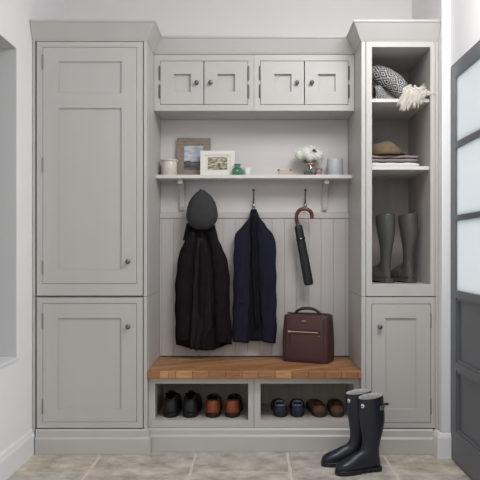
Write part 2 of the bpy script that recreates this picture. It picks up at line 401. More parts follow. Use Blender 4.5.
# long shelf
SD = 3.82; SZ1, SZ0 = Z(174.7,SD), Z(178.3,SD); SYf = Y(SD)
t = thing('wall_shelf', 'long pale painted shelf on brackets below the overhead cabinets', 'shelf', (0,BY,SZ0))
bm = NB(); box(bm, NX0, NX1, SYf, BY-.001, SZ0, SZ1); obj('shelf_board', bm, M['shelfpaint'], t, bevel=.002)
for px in (180.3, 326.8):
    bm = NB(); x = X(px,3.86); w = .0145
    zb = Z(210,3.97)
    prof = [(BY-.001,SZ0-.0005),(SYf+.03,SZ0-.0005),(SYf+.03,SZ0-.028)]
    for i in range(9):
        a = i/8; prof.append((SYf+.038+(BY-.03-SYf-.038)*(1-(1-a)**2.2), SZ0-.028-(SZ0-.028-zb-.02)*a**1.6))
    prof += [(BY-.024,zb),(BY-.001,zb)]
    rings(bm, [[(x-w,y,z) for y,z in prof],[(x+w,y,z) for y,z in prof]])
    obj('bracket', bm, M['panelwall'], t, bevel=.001)

# bench
BT, BB = .4475, .406
bm = NB(); box(bm, NX0, NX1, FY-.003, BY2-.001, BB, BT)
o = obj('bench_top', bm, M['wood'], loc=(0,FY/2,BB), bevel=.004); tag(o, 'brown oak block bench top with diagonal staves over the shoe cubbies', 'bench')
CD = 3.55; CY = Y(CD); CZ0, CZ1 = Z(427.4,CD), BB-.0005
def cubby(x0, x1, a, b, label):
    t = thing('shoe_cubby', label, 'cubby', ((x0+x1)/2, CY/2, CZ0), 'shoe cubbies')
    z0, z1 = Z(420.3,CD), Z(383.7,CD)
    bm = NB(); slab(bm, x0, x1, CZ0, CZ1, [(X(a,CD),X(b,CD),z0,z1)], CY, CY+.022); obj('face_frame', bm, M['paint'], t, bevel=.0012)
    bm = NB(); y1 = .018
    box(bm, x0, X(a,CD)-.006, CY+.0225, y1, CZ0, CZ1); box(bm, X(b,CD)+.006, x1, CY+.0225, y1, CZ0, CZ1)
    box(bm, X(a,CD)-.006, X(b,CD)+.006, CY+.0225, y1, CZ0, z0-.001); box(bm, X(a,CD)-.006, X(b,CD)+.006, CY+.0225, y1, z1+.006, CZ1)
    box(bm, X(a,CD)-.006, X(b,CD)+.006, y1-.012, y1, z0-.001, z1+.006)
    obj('box', bm, M['cubby'], t)
    return z0-.001
cz = cubby(NX0, MID-.0008, 155, 248.2, 'open grey shoe cubby under the bench holding black and tan shoes')
cubby(MID+.0008, NX1, 260.5, 353.8, 'open grey shoe cubby under the bench holding navy and brown slip-ons')
bm = NB(); box(bm, NX0, NX1, CY+.002, 0, .001, CZ0-.001)
molding(bm, [(NX0, CY), (NX1, CY)], [(-.004,.001),(.02,.001),(.02,Z(437,3.53)),(.012,Z(435,3.53)),(.010,Z(430.5,3.53)),(.002,CZ0-.002),(-.004,CZ0-.002)])
o = obj('plinth', bm, M['paint'], loc=(0,CY,0)); tag(o, 'grey moulded plinth on the stone floor beneath the shoe cubbies', 'plinth')

# ------------------------------------------------------------------ hooks
def hook(px, label):
    x = X(px,3.95); zc = Z(206.3,3.93); t = thing('coat_hook', label, 'hook', (x,BY,zc), 'coat hooks')
    bm = NB(); box(bm, x-.011, x+.011, BY-.004, BY-.0005, zc-.006, zc+.05); obj('back_plate', bm, M['panelwall'], t, bevel=.0015)
    bm = NB(); ztop = Z(189.5,3.9)
    tube(bm, curve_pts([(x,BY-.003,zc+.02),(x,BY-.03,zc+.022),(x,BY-.055,zc+.05),(x,BY-.062,ztop)],6), [.0042]*18+[.0055], 10)
    bmesh.ops.create_uvsphere(bm, u_segments=12, v_segments=8, radius=.008, matrix=Matrix.Translation((x,BY-.062,ztop)))
    obj('upper_prong', bm, M['hinge'], t, smooth=True)
    bm = NB(); tube(bm, curve_pts([(x,BY-.003,zc+.012),(x,BY-.03,zc-.006),(x,BY-.082,zc-.008),(x,BY-.096,zc+.002)],5), .0038, 10)
    bmesh.ops.create_uvsphere(bm, u_segments=12, v_segments=8, radius=.0095, matrix=Matrix.Translation((x,BY-.097,zc+.004)))
    obj('lower_prong', bm, M['chrome'], t, smooth=True, label='bright chrome ball-ended prong')
    return x, zc
hk1 = hook(200.5, 'metal coat hook hidden under the grey cap, first from the left')
hk2 = hook(253.6, 'metal coat hook above the navy jacket')
hk3 = hook(305.2, 'metal coat hook holding the umbrella crook')

# ------------------------------------------------------------------ garments
GD = 3.92
def garment(zt, lefts, rights, depth, folds, zbot, yb, n=72, rows=60, tag_back=.004):
    """lefts / rights: (z, x) tables; zbot(u): hem height"""
    bm = NB(); R = []
    for k in range(rows+1):
        s = k/rows; ring = []
        for i in range(2*n):
            u = -1+2*i/n if i < n else 1-2*(i-n)/n
            front = i < n
            z = zt+(zbot(u)-zt)*s
            xl, xr = interp(lefts, z), interp(rights, z)
            x = (xl+xr)/2+u*(xr-xl)/2
            e = max(0, 1-abs(u)**2.6)
            dd = interp(depth, z)
            y = yb-.5*dd-(.5*dd*e**.5 + folds(u,s)*min(1,e*3)*min(1,.15+s*4)) if front else yb-.5*dd+.5*dd*e**.5
            x += .0022*math.sin(z*41+u*7)
            ring.append((x,y,z))
        R.append(ring)
    rings(bm, R); return bm
gx = lambda px: X(px,GD-.05); gz = lambda py: Z(py,GD-.05)
def tab(L): return [(gz(y), gx(x)) for x, y in L]
blk = mat('black_wool', srgb(20,17,20), .85, srgb(28,24,28), 40, bump=.3, bscale=500, spec=.15)
blk3 = mat('lighter_black_wool', srgb(28,24,27), .85, srgb(35,30,33), 30, bump=.3, bscale=500, spec=.2)  # slightly lighter than the body wool, for the front panel
blk2 = mat('black_lining', srgb(15,14,16), .6)
t = thing('black_jacket', 'long black jacket hanging under the grey cap', 'jacket', (gx(201),BY2-.006,gz(226)))
L = tab([(196,214),(186.5,226),(184,240),(179,252),(176,268),(174.3,290),(174.3,320),(174.8,345),(174.8,352)])
Rr = tab([(208,214),(214.5,226),(218,238),(221.5,247),(228,262),(230,285),(229.3,300),(230.8,325),(232,345),(232,352)])
dep = [(gz(352),.085),(gz(280),.10),(gz(245),.095),(gz(226),.06),(gz(214),.03)]
def f1(u, s): 
    return .011*math.sin(u*9.5+.6+s*.8)+.003*math.sin(u*17+2*s)+.015*math.exp(-((u+.05)/.22)**2)
hem = lambda u: gz(345.4+4.4*max(0,1-abs((u-.02)/.52)**8)+.5*math.sin(u*6))
obj('body', garment(gz(214), L, Rr, dep, f1, hem, BY2-.008), blk, t, smooth=True)
# central hanging front panel, sleeves, collar
def strip(zt, L, R_, yc, th, folds, zb, n=24, rows=40):
    return garment(zt, L, R_, [(gz(360),th),(gz(200),th)], folds, zb, yc, n=n, rows=rows)
obj('front_panel', strip(gz(238), tab([(197,238),(194,262),(192,300),(190.5,330),(190,351)]), tab([(205,238),(208,262),(211,290),(212.5,325),(206,340),(202.5,347)]), BY2-.085, .035, lambda u,s: .007*math.sin(u*7+s*2), lambda u: gz(350-6*max(0,u)+2*math.sin(3*u))), blk3, t, smooth=True)
obj('sleeve', strip(gz(232), tab([(190,232),(184.5,244),(179.5,262),(177.3,290),(177.8,320),(178.5,343)]), tab([(196,232),(194,250),(192,270),(190,300),(190.5,325),(189.5,343)]), BY2-.066, .055, lambda u,s: .005*math.sin(s*22+u*2), lambda u: gz(341)), blk, t, smooth=True)
obj('sleeve', strip(gz(232), tab([(208,232),(211,250),(213,275),(214.5,300),(215.5,343)]), tab([(214,232),(221,250),(227,264),(228.2,285),(227.4,310),(228.6,343)]), BY2-.066, .055, lambda u,s: .005*math.sin(s*19+u*2+1), lambda u: gz(342)), blk, t, smooth=True)
bm = NB()
rings(bm, [[(gx(188),BY2-.05,gz(222)),(gx(186),BY2-.07,gz(223)),(gx(190.5),BY2-.078,gz(224)),(gx(194),BY2-.05,gz(224))],
           [(gx(183.5),BY2-.055,gz(239)),(gx(182.2),BY2-.08,gz(240.5)),(gx(188),BY2-.10,gz(240.5)),(gx(190),BY2-.06,gz(238))]])
obj('collar', bm, blk, t, bevel=.004)
bm = NB(); tube(bm, curve_pts([(gx(200),BY2-.05,gz(226)),(hk1[0]-.004,BY2-.02,hk1[1]+.0),(hk1[0],BY-.045,hk1[1]+.006),(hk1[0]+.004,BY2-.02,hk1[1]),(gx(202),BY2-.05,gz(226))],6), .002, 6); obj('hanging_loop', bm, blk2, t, smooth=True)

navy = mat('navy_wool', srgb(24,24,38), .8, srgb(30,30,46), 60, bump=.25, bscale=500, spec=.2)
navy2 = mat('navy_lining', srgb(17,17,24), .7, srgb(22,22,31), 20, spec=.15)
t = thing('navy_jacket', 'dark navy tailored jacket hanging folded from the middle hook', 'jacket', (gx(254),BY2-.006,gz(206)))
zt = gz(208.5)
L = tab([(251.7,206.5),(250.6,210),(249.6,216),(243.5,224),(235.8,233.5),(234.4,240),(233.9,262),(233.5,300),(232.6,330),(232.8,345)])
Rr = tab([(256,206.5),(257.5,210),(259.2,216),(264.5,224),(273.3,234.5),(275.4,240),(275.8,262),(276.2,300),(276.5,330),(275.8,345)])
dep = [(gz(350),.055),(gz(240),.06),(gz(215),.03),(gz(206),.018)]
obj('body', garment(zt, L, Rr, dep, lambda u,s: .004*math.sin(u*8), lambda u: gz(341.5), BY2-.008), navy2, t, smooth=True, label='dark lining seen between the folded fronts')
def half(sgn):
    if sgn < 0:
        l = tab([(251.9,207.5),(250.2,212),(249.2,217),(243,225),(235.2,234.5),(233.9,241),(233.3,262),(232.9,300),(232.1,330),(232.5,345)])
        r = tab([(253.4,207.5),(253.5,214),(252.8,225),(252,240),(250.5,262),(250.2,300),(249.5,330),(249,345)])
    else:
        l = tab([(254.2,207.5),(255,214),(256,225),(257,240),(257.5,262),(258.5,300),(261.5,330),(263,345)])
        r = tab([(255.6,207.5),(258.0,212),(260,217),(265.3,225),(273.8,235),(276,241),(276.3,262),(276.7,300),(276.9,330),(276.2,345)])
    return garment(gz(209), l, r, [(gz(350),.052),(gz(240),.05),(gz(220),.03),(gz(207),.014)], lambda u,s: .003*math.sin(u*5+s*5)+.003*math.sin(s*14+u*3), lambda u: gz((342.6 if sgn<0 else 343)+.8*u), BY2-.036, n=36)
obj('front_panel', half(-1), navy, t, smooth=True); obj('front_panel', half(1), navy, t, smooth=True)
obj('lapel', strip(gz(212), tab([(253.2,212),(251.8,225),(252.2,262),(254,300),(255.5,325)]), tab([(254.8,212),(256.6,225),(258,262),(259.5,300),(260.5,322)]), BY2-.082, .014, lambda u,s: .004*math.sin(u*4), lambda u: gz(326-2*u)), navy2, t, smooth=True)
obj('pocket_flap', strip(gz(298), tab([(236,298),(236,303)]), tab([(246,298),(246,303)]), BY2-.084, .006, lambda u,s: 0, lambda u: gz(303), rows=6), navy, t, smooth=True)
bm = NB(); tube(bm, curve_pts([(gx(253),BY2-.03,gz(209)),(hk2[0]-.004,BY2-.012,hk2[1]-.0),(hk2[0],BY-.030,hk2[1]-.004),(hk2[0]+.004,BY2-.012,hk2[1]),(gx(255),BY2-.03,gz(209))],6), .0022, 6); obj('hanging_loop', bm, navy2, t, smooth=True)

# grey cap over the first hook
capm = mat('charcoal_tweed', srgb(48,47,48), .9, srgb(58,58,59), 120, bump=.5, bscale=400)
capd = mat('charcoal_tweed_dark', srgb(44,45,46), .9, bump=.4, bscale=400)
cx, cyy, czz = X(201.8,3.83), BY2-.115, Z(209.5,3.83)
t = thing('flat_cap', 'charcoal grey cloth cap hung over the top of the black jacket', 'cap', (cx,cyy,czz))
bm = NB(); bmesh.ops.create_uvsphere(bm, u_segments=48, v_segments=32, radius=1, matrix=Matrix.Rotation(PI/2,4,'X'))
capw = [(-1,.30),(-.95,.48),(-.8,.76),(-.6,.92),(-.38,1.0),(-.15,1.0),(.1,.95),(.35,.85),(.6,.67),(.82,.42),(1,.10)]
for v in bm.verts:
    x, y, z = v.co
    r = math.sqrt(max(1e-9, 1-z*z)); wv = interp(capw, z)
    y2 = y*(.85 if y < 0 else .55)
    seam = 0
    for a in (0, .55, -.55):
        seam += .03*math.exp(-((x/r*wv-a*(1-z)*.6)/.03)**2) if y < 0 else 0
    v.co = Vector((x/r*wv*.0935*(1 if z > -.99 else 1), (y2+seam)*.075, z*.1185))
o = obj('crown', NB() if False else (bmesh.ops.translate(bm, verts=bm.verts, vec=(cx,cyy,czz)) and bm or bm), capm, t, smooth=True)
bm = NB(); R = []
for k in range(9):
    s = k/8; ring = []
    for i in range(24):
        a = 2*PI*i/24
        ring.append((cx+.004+(.058-.012*s)*math.cos(a), cyy-.012-.014*math.cos(s*1.2)+.020*math.sin(a)*.6+.01*s, czz-.085-.028*s+.016*abs(math.cos(a))**2*s))
    R.append(ring)
rings(bm, R); obj('peak', bm, capd, t, smooth=True)
bm = NB(); bmesh.ops.create_uvsphere(bm, u_segments=14, v_segments=10, radius=.006, matrix=Matrix.Translation((cx+.003,cyy-.052,czz+.045))); obj('button', bm, capm, t, smooth=True)

# umbrella
umw = mat('umbrella_cane', srgb(74,36,27), .25, srgb(100,50,36), 30)
umc = mat('black_nylon', srgb(20,20,22), .5, srgb(26,26,28), 40, bump=.3, bscale=100)
UD = 3.86
up = lambda px, py, D=UD: Vector((X(px,D), Y(D), Z(py,D)))
t = thing('umbrella', 'short black folded umbrella hanging by its brown curved handle', 'umbrella', up(304,208))
bm = NB()
tube(bm, curve_pts([up(298.6,230),up(297.0,222),up(296.5,215.5),up(299.2,210.6),up(304,208.9),up(309,210.2),up(311.6,214),up(311.9,219)],8), .0112, 14)
obj('handle', bm, umw, t, smooth=True)
a, b = up(298.2,225.5), up(309,285); ax = (b-a); Ln = ax.length; ax.normalize()
side = ax.cross(Vector((0,1,0))).normalized(); yy = Vector((0,1,0)); R = []
for k in range(33):
    s = k/32
    r = interp([(0,.019),(.03,.023),(.3,.0245),(.8,.0265),(.96,.0275),(1,.022)], s)
    ring = []
    for i in range(48):
        an = 2*PI*i/48; rr = r*(1+.07*abs(math.sin(an*4+s*3.5)))
        ring.append(a+ax*(Ln*s)+side*math.cos(an)*rr+yy*math.sin(an)*rr*.85)
    R.append(ring)
bm = NB(); rings(bm, R); obj('canopy', bm, umc, t, smooth=True)
bm = NB(); R = []
for k in range(2):
    s = .20+.045*k; R.append([a+ax*(Ln*s)+side*math.cos(2*PI*i/32)*.0275+yy*math.sin(2*PI*i/32)*.024 for i in range(32)])
rings(bm, R); st_ = obj('strap', bm, umc, t, smooth=True)
pc = a+ax*(Ln*.225)+Vector((0,-.025,0)); bm = NB(); lathe(bm, [(.0001,0),(.0048,0),(.0048,-.002),(.003,-.004),(.0001,-.0045)], pc, n=14, axis='y', cap0=False, cap1=False); obj('snap_button', bm, M['chrome'], st_, smooth=True, label='silver snap button')
bm = NB(); tube(bm, [a-ax*.012, a+ax*.01], [.0125,.0155], 16); obj('collar', bm, M['hinge'], t, smooth=True)

# ------------------------------------------------------------------ bag
leather = mat('burgundy_leather', srgb(68,42,42), .45, srgb(75,47,46), 14, bump=.25, bscale=300)
leatherd = mat('burgundy_leather_edge', srgb(52,32,33), .45)
t = thing('leather_bag', 'burgundy leather backpack with pale gold zip standing on the bench', 'bag')
W, Dp, H = .284, .158, .276
bm = NB(); R = []
for k in range(15):
    s = k/14; z = H*s
    ww = W*(.5+.012*math.sin(PI*min(1,s*1.1))-.025*s); hd = Dp*(.5+.02*math.sin(PI*s)-.10*s**3)
    ring = []
    for i in range(48):
        a = 2*PI*i/48; c, s_ = math.cos(a), math.sin(a); e = .28
        xx = ww*math.copysign(abs(c)**e, c); yv = hd*math.copysign(abs(s_)**e, s_)
        zz = z
        if k == 14: zz = H-.006*(xx/ww)**4
        ring.append((xx, yv, zz))
    if k in (0,): ring = [(x*.97,y*.93,z) for x,y,z in ring]
    R.append(ring)
    if k == 0: R.append([(x/.97*.995,y/.93*.985,.005) for x,y,z in ring])
top = R[-1]; R.append([(x*.97,y*.9,z+.003) for x,y,z in top])
rings(bm, R); obj('body', bm, leather, t, smooth=True, bevel=.002)
fy = -Dp/2
bm = NB(); tube(bm, curve_pts([(-.075,-.01,H-.002),(-.066,-.012,H+.016),(-.035,-.012,H+.031),(.0,-.012,H+.034),(.035,-.012,H+.031),(.066,-.012,H+.014),(.075,-.01,H-.006)],6), .0068, 10, 1.3); obj('handle', bm, leatherd, t, smooth=True)
bm = NB(); box(bm, -.092, .082, fy-.0045, fy+.004, .176, .181); zp = obj('zip', bm, M['gold'], t, bevel=.001, label='pale gold zip')
bm = NB(); box(bm, -.098, -.082, fy-.008, fy-.004, .173, .184); obj('zip_slider', bm, M['gold'], zp, bevel=.002)
bm = NB(); box(bm, -.093, -.086, fy-.008, fy-.005, .112, .174); obj('zip_pull', bm, leatherd, zp, bevel=.001)
bm = NB(); box(bm, -.100, .090, fy-.0022, fy+.004, .168, .190); obj('zip_border', bm, leatherd, t, bevel=.0015)
bm = NB(); lathe(bm, [(.0001,fy+.004),(.004,fy+.002),(.004,fy-.003),(.0001,fy-.005)], (.088,0,.158), n=14, axis='y', cap0=False, cap1=False); obj('stud', bm, M['gold'], t, smooth=True)
bm = NB()
for i in range(5): box(bm, -.016+i*.0055, -.016+i*.0055+.0038, fy-.0016, fy+.004, .240, .245)
obj('maker_mark', bm, M['gold'], t, label='tiny gold stamped mark')
for s in (-1,1):
    bm = NB(); box(bm, s*(W/2-.026)-.002, s*(W/2-.026)+.002, fy-.0012, fy+.006, .02, H-.02); obj('seam', bm, leatherd, t, bevel=.001)
bm = NB(); box(bm, W/2-.006, W/2+.0015, -.006, .006, .03, H-.03); obj('side_seam', bm, leatherd, t, bevel=.001)
bm = NB(); box(bm, -W/2+.012, W/2-.012, -.008, .008, H+.001, H+.0065); obj('top_zip', bm, leatherd, t, bevel=.001)
for s in (-1, 1):
    bm = NB(); tube(bm, curve_pts([(s*.05,Dp/2-.004,H-.03),(s*.055,Dp/2+.006,H*.7),(s*.075,Dp/2+.006,H*.3),(s*.09,Dp/2-.002,.02)],6), .005, 8, 1.6); obj('shoulder_strap', bm, leatherd, t, smooth=True)
pL = Vector((X(281.6,3.795), Y(3.795))); pR = Vector((X(327.8,3.69), Y(3.69))); mid = (pL+pR)/2; ang = math.atan2(pR.y-pL.y, pR.x-pL.x)
nrm = Vector((-math.sin(ang), math.cos(ang))); c = mid+nrm*Dp/2
t.location = (c.x, c.y, BT); t.rotation_euler = (0,0,ang)

# ------------------------------------------------------------------ wellington boots
def rubber(name, c1, c2): return mat(name, c1, .38, c2, 10)
def welly(name, label, m, msole, mrim, group, buckle=True, logo=True, slim=1):
    """toe points to -x, heel at +x, origin under the ankle"""
    t = thing(name, label, 'boot', group=group)
    # (front point x,z) (back point x,z) half width, squareness
    S_ = [((-.078,.375),(.072,.392),.066,1.0),((-.077,.36),(.073,.375),.066,1),((-.076,.33),(.075,.345),.066,1),((-.072,.29),(.082,.30),.066,1),((-.066,.25),(.082,.255),.063,1),((-.058,.20),(.070,.20),.056,1),
          ((-.053,.16),(.056,.155),.050,1),((-.055,.135),(.047,.115),.047,1),((-.063,.118),(.050,.075),.046,1),((-.075,.108),(.058,.040),.046,1),((-.085,.104),(.056,.014),.046,.9),((-.095,.101),(.030,.014),.045,.8),((-.110,.096),(-.02,.014),.045,.75),((-.128,.088),(-.07,.014),.047,.7),
          ((-.150,.079),(-.112,.014),.050,.7),((-.175,.070),(-.148,.014),.051,.7),((-.198,.062),(-.180,.014),.047,.7),((-.214,.052),(-.202,.015),.038,.75),((-.224,.042),(-.216,.018),.024,.85),((-.2275,.033),(-.225,.022),.008,1)]
    if slim < 1:
        for k in range(3, 12):
            f = 1-(1-slim)*min(1,(k-2)/3) if k < 11 else .85
            a_, b_, w_, e_ = S_[k]; mx_ = .012
            S_[k] = ((mx_+(a_[0]-mx_)*(f if k < 9 else (f+1)/2),a_[1]), (mx_+(b_[0]-mx_)*f,b_[1]), w_*f, e_)
    n = 40; R = []
    def ring(F_, B_, w, e, sc=1):
        F_ = Vector((F_[0],0,F_[1])); B_ = Vector((B_[0],0,B_[1])); c = (F_+B_)/2; h = (F_-B_)/2
        out = []
        for i in range(n):
            a = 2*PI*i/n; ca, sa = math.cos(a), math.sin(a)
            ee = e if ca < 0 else 1
            out.append(c+h*math.copysign(abs(ca)**ee, ca)*sc+Vector((0,w*math.copysign(abs(sa)**(ee if ca < 0 else 1), sa)*sc,0)))
        return out
    outer = []
    for q in range(len(S_)-1):
        A, B = S_[q], S_[q+1]
        for k in range(3):
            f = k/3; l = lambda u, v: u+(v-u)*f
            outer.append(ring((l(A[0][0],B[0][0]),l(A[0][1],B[0][1])),(l(A[1][0],B[1][0]),l(A[1][1],B[1][1])),l(A[2],B[2]),l(A[3],B[3])))
    outer.append(ring(*S_[-1]))
    inner = [ring(S_[k][0],S_[k][1],S_[k][2],1,.94) for k in (5,4,3,2,1,0)]
    bm = NB(); L_ = rings(bm, inner+outer, cap0=True, cap1=True); obj('boot_shaft', bm, m, t, smooth=True)
    # pale lining rim
    bm = NB(); r0 = ring((-.0775,.3765),(.0715,.3935),.0655,1,.99); r1 = ring((-.0775,.3775),(.0715,.3945),.0655,1,.93); r2 = ring(S_[1][0],S_[1][1],.066,1,.925); r3 = ring(S_[4][0],S_[4][1],.062,1,.925)
    rings(bm, [r0,r1,r2,r3], cap0=False, cap1=False); obj('lining', bm, mrim, t, smooth=True, label='pale cotton lining at the boot mouth')
    # sole with heel block
    out = []
    for i in range(56):
        a = 2*PI*i/56; x = -.084+.146*math.cos(a)
        w = interp([(-.23,.0),(-.226,.020),(-.21,.038),(-.18,.050),(-.14,.054),(-.09,.048),(-.03,.043),(.02,.048),(.05,.043),(.06,.02),(.062,0)], x)
        out.append((x, w*(1 if math.sin(a) >= 0 else -1)))
    bm = NB(); rings(bm, [[(x,y,.008) for x,y in out],[(x*1.003,y*1.0,.010) for x,y in out],[(x*1.003,y*1.0,.021) for x,y in out],[(x,y*.96,.024) for x,y in out]])
    hl = [(x,y) for x,y in out if x > -.03]; hl2 = hl
    hs = [(x,y) for x,y in out if x > -.025]
    hp = sorted(hs, key=lambda p: math.atan2(p[1], p[0]-.02))
    rings(bm, [[(x,y,0) for x,y in hp],[(x,y,.010) for x,y in hp]])
    fp = sorted([(x,y) for x,y in out if x < -.07], key=lambda p: math.atan2(p[1], p[0]+.15))
    rings(bm, [[(x,y,.0) for x,y in fp],[(x,y,.010) for x,y in fp]])
    obj('sole', bm, msole, t, smooth=False, bevel=.002)
    # top band, strap and buckle
    bm = NB(); rb = [ring((-.0775,zf),(.0745,zb),w,1,1.02) for zf, zb, w in ((.338,.352,.0665),(.343,.357,.0665))]; rings(bm, rb, cap0=False, cap1=False); obj('top_band', bm, m, t, smooth=True)
    bm = NB(); tube(bm, curve_pts([ring((-.115,.104),(.05,.02),.047,1)[0], Vector((-.118,.03,.07)), Vector((-.10,.046,.03))],4), .0012, 5); bm.free()
    if buckle:
        bm = NB(); R = []
        for k in range(13):
            a = PI*.62+k*PI*.5/12    # around the back on the viewer side
            x = .0+.079*math.cos(PI-a*1.0); y = -.069*math.sin(a)
        pts = []
        for k in range(12):
            a = -1.35+k*1.55/11
            pts.append((.0+.0775*math.cos(a), .069*math.sin(a), .333))
        inn = [[(x*1.0,y*1.0,z-.008),(x*1.05,y*1.05,z-.008),(x*1.05,y*1.05,z+.008),(x,y,z+.008)] for x,y,z in pts]
        inn.append([(.112,-.004,.329),(.116,-.002,.329),(.116,-.002,.342),(.112,-.004,.342)])
        rings(bm, inn); s_ = obj('strap', bm, m, t, bevel=.001)
        bx, by = .0775*math.cos(-1.20)*1.10, .069*math.sin(-1.20)*1.10
        bm = NB(); slab(bm, -.011, .011, -.012, .012, [(-.006,.006,-.007,.007)], -.002, .002); box(bm, -.001,.001,-.003,.001,-.012,.010)
        bmesh.ops.transform(bm, matrix=Matrix.Translation((bx,by,.333)) @ Matrix.Rotation(.34,4,'Z'), verts=bm.verts)
        obj('buckle', bm, M['chrome'], s_, bevel=.0008, label='silver strap buckle')
    if logo:
        bm = NB(); lathe(bm, [(.0001,.003),(.012,.003),(.012,-.001),(.0001,-.0015)], (0,0,0), n=20, axis='y', cap0=False, cap1=False)
        for v in bm.verts: v.co.z *= .85
        a = PI+.42; px_, py_ = -.0005+.0765*math.cos(a), .0665*math.sin(a)
        bmesh.ops.transform(bm, matrix=Matrix.Translation((px_,py_,.343)) @ Matrix.Rotation(-1.12,4,'Z'), verts=bm.verts)
        obj('badge', bm, M['trim'], t, label='white oval badge without readable lettering')
    return t
navyr = rubber('navy_rubber', srgb(27,31,44), srgb(31,35,49)); navys = rubber('navy_sole_rubber', srgb(21,23,30), srgb(23,25,32))
oliver = rubber('olive_rubber', srgb(72,72,68), srgb(78,78,74)); olives = rubber('olive_sole_rubber', srgb(70,70,65), srgb(74,74,69))
limen = mat('pale_lining', srgb(190,190,186), .9, srgb(170,170,168), 60)
b1 = welly('wellington_boot', 'navy wellington boot on the stone floor, the nearer one of its pair', navyr, navys, limen, 'navy wellington boots')
b1.location = (X(371,3.24), Y(3.235), .0); b1.rotation_euler = (0,0,math.radians(21)); b1.scale = (.87,.76,.965)
b2 = copy_tree(b1); b2['label'] = 'navy wellington boot on the stone floor, partly hidden behind its partner'
b2.location = (X(358.8,3.34), Y(3.335), .0); b2.rotation_euler = (0,0,math.radians(9))
g1 = welly('wellington_boot', 'olive grey wellington boot in the open unit, the left one', oliver, olives, olives, 'olive wellington boots', buckle=False, logo=False, slim=.78)
g1.location = (X(385.5,3.70), Y(3.70), oz0); g1.rotation_euler = (0,0,math.radians(-58)); g1.scale = (.80,.74,1)
g2 = copy_tree(g1); g2['label'] = 'olive grey wellington boot in the open unit, the right one nearer the side'
g2.location = (X(408.2,3.70), Y(3.70), oz0); g2.rotation_euler = (0,0,math.radians(-64)); g2.scale = (.80,.74,1)

# ------------------------------------------------------------------ shoes (heel toward the viewer, toe to +y)
def shoe(name, label, group, m, mtrim, msole, hh, hs, hf, W=.082, Ln=.285, laces=True, heeltab=None, trimrim=False, cx1=.135):
    t = thing(name, label, 'shoe', group=group)
    n = 56
    def outl(a, k=1):
        y = Ln/2-Ln/2*math.cos(a)
        w = interp([(0,.0),(.004,.30),(.018,.66),(.05,.86),(.10,.84),(.16,.92),(.20,1.0),(.24,.90),(.27,.62),(.282,.3),(.285,0)], y)*W/2
        return Vector(((w if math.sin(a) >= 0 else -w), y, 0))
    ys = .010; R = []
    A = [2*PI*i/n for i in range(n)]
    def col(a):
        y = .012+(cx1-.012)*(1-math.cos(a))/2
        w = W*.31*abs(math.sin(a))**.75
        x = w if math.sin(a) >= 0 else -w
        f = (1-math.cos(a))/2
        h = interp([(0,hh),(.18,hh*.4+hs*.6),(.4,hs),(1,hf)], f)
        return Vector((x,y,h))
    zs = .020
    for s in [0,.12,.25,.4,.55,.7,.85,.95,1]:
        ring = []
        for a in A:
            P, C = outl(a), col(a); q = s**1.7; h = (1-(1-s)**1.9)
            v = Vector((P.x+(C.x-P.x)*q, P.y+(C.y-P.y)*q, zs+(C.z-zs)*h))
            ring.append(v)
        R.append(ring)
    for s in (.96,.9,.8):
        R.append([Vector((col(a).x*s, .07+(col(a).y-.07)*s, col(a).z*(1 if s > .95 else .5 if s > .85 else .3)+.004)) for a in A])
    bm = NB(); rings(bm, R, cap0=True, cap1=True); obj('upper', bm, m, t, smooth=True)
    bm = NB(); O = [outl(a) for a in A]; c0 = Vector((0,Ln/2,0))
    sc = lambda v, k, z: (v.x*k, Ln/2+(v.y-Ln/2)*(1+(k-1)*.3), z)
    rings(bm, [[sc(v,.98,.006) for v in O],[sc(v,1.05,.009) for v in O],[sc(v,1.05,.019) for v in O],[sc(v,1.0,.0225) for v in O]])
    hp = [v for v in O if v.y < .075]; hp = sorted(hp, key=lambda p: math.atan2(p.y-.04, p.x)); rings(bm, [[sc(v,1.0,0) for v in hp],[sc(v,1.02,.012) for v in hp]])
    fp = [v for v in O if v.y > .13]; fp = sorted(fp, key=lambda p: math.atan2(p.y-.2, p.x)); rings(bm, [[sc(v,.97,0) for v in fp],[sc(v,.99,.009) for v in fp]])
    obj('sole', bm, msole, t, bevel=.001)
    # collar binding
    bm = NB(); pts = [col(a)+Vector((0,0,.001)) for a in A]; pts.append(pts[0]); tube(bm, pts, .0032 if trimrim else .0026, 6); obj('collar', bm, mtrim, t, smooth=True)
    # heel counter piece
    bm = NB(); R = []
    for s in (.05,.2,.4,.6,.78):
        ring = []
        for k in range(13):
            a = -1.0+2.0*k/12; a2 = a if a >= 0 else a+2*PI
            P, C = outl(a2), col(a2); q = s**1.7; h = 1-(1-s)**1.9
            v = Vector((P.x+(C.x-P.x)*q, P.y+(C.y-P.y)*q, zs+(C.z-zs)*h)); d = Vector((v.x, v.y-.05, 0)).normalized()
            ring.append(v+d*.0014)
        R.append(ring)
    rings(bm, R, False, False, closed=False); obj('heel_counter', bm, heeltab or m, t, smooth=True, solid=.0016)
    # tongue
    bm = NB(); R = []
    for k in range(7):
        s = k/6; y = cx1+.02-.06*s*(1 if laces else .5); z = hf-.012+s*(hs-hf+.022 if laces else .014); w = .020+.004*math.sin(PI*s)
        R.append([(w*math.cos(b), y+.004*math.sin(b), z+.004*math.sin(b)-.006*abs(math.cos(b))) for b in [2*PI*i/14 for i in range(14)]])
    rings(bm, R); obj('tongue', bm, mtrim, t, smooth=True)
    if laces:
        bm = NB()
        for k in range(4):
            y = cx1+.006+k*.014; z = hf+.004-k*.009
            tube(bm, [(-.018,y,z-.004),(0,y-.002,z+.002),(.018,y,z-.004)], .0018, 6)
        obj('laces', bm, mtrim, t, smooth=True)
    return t
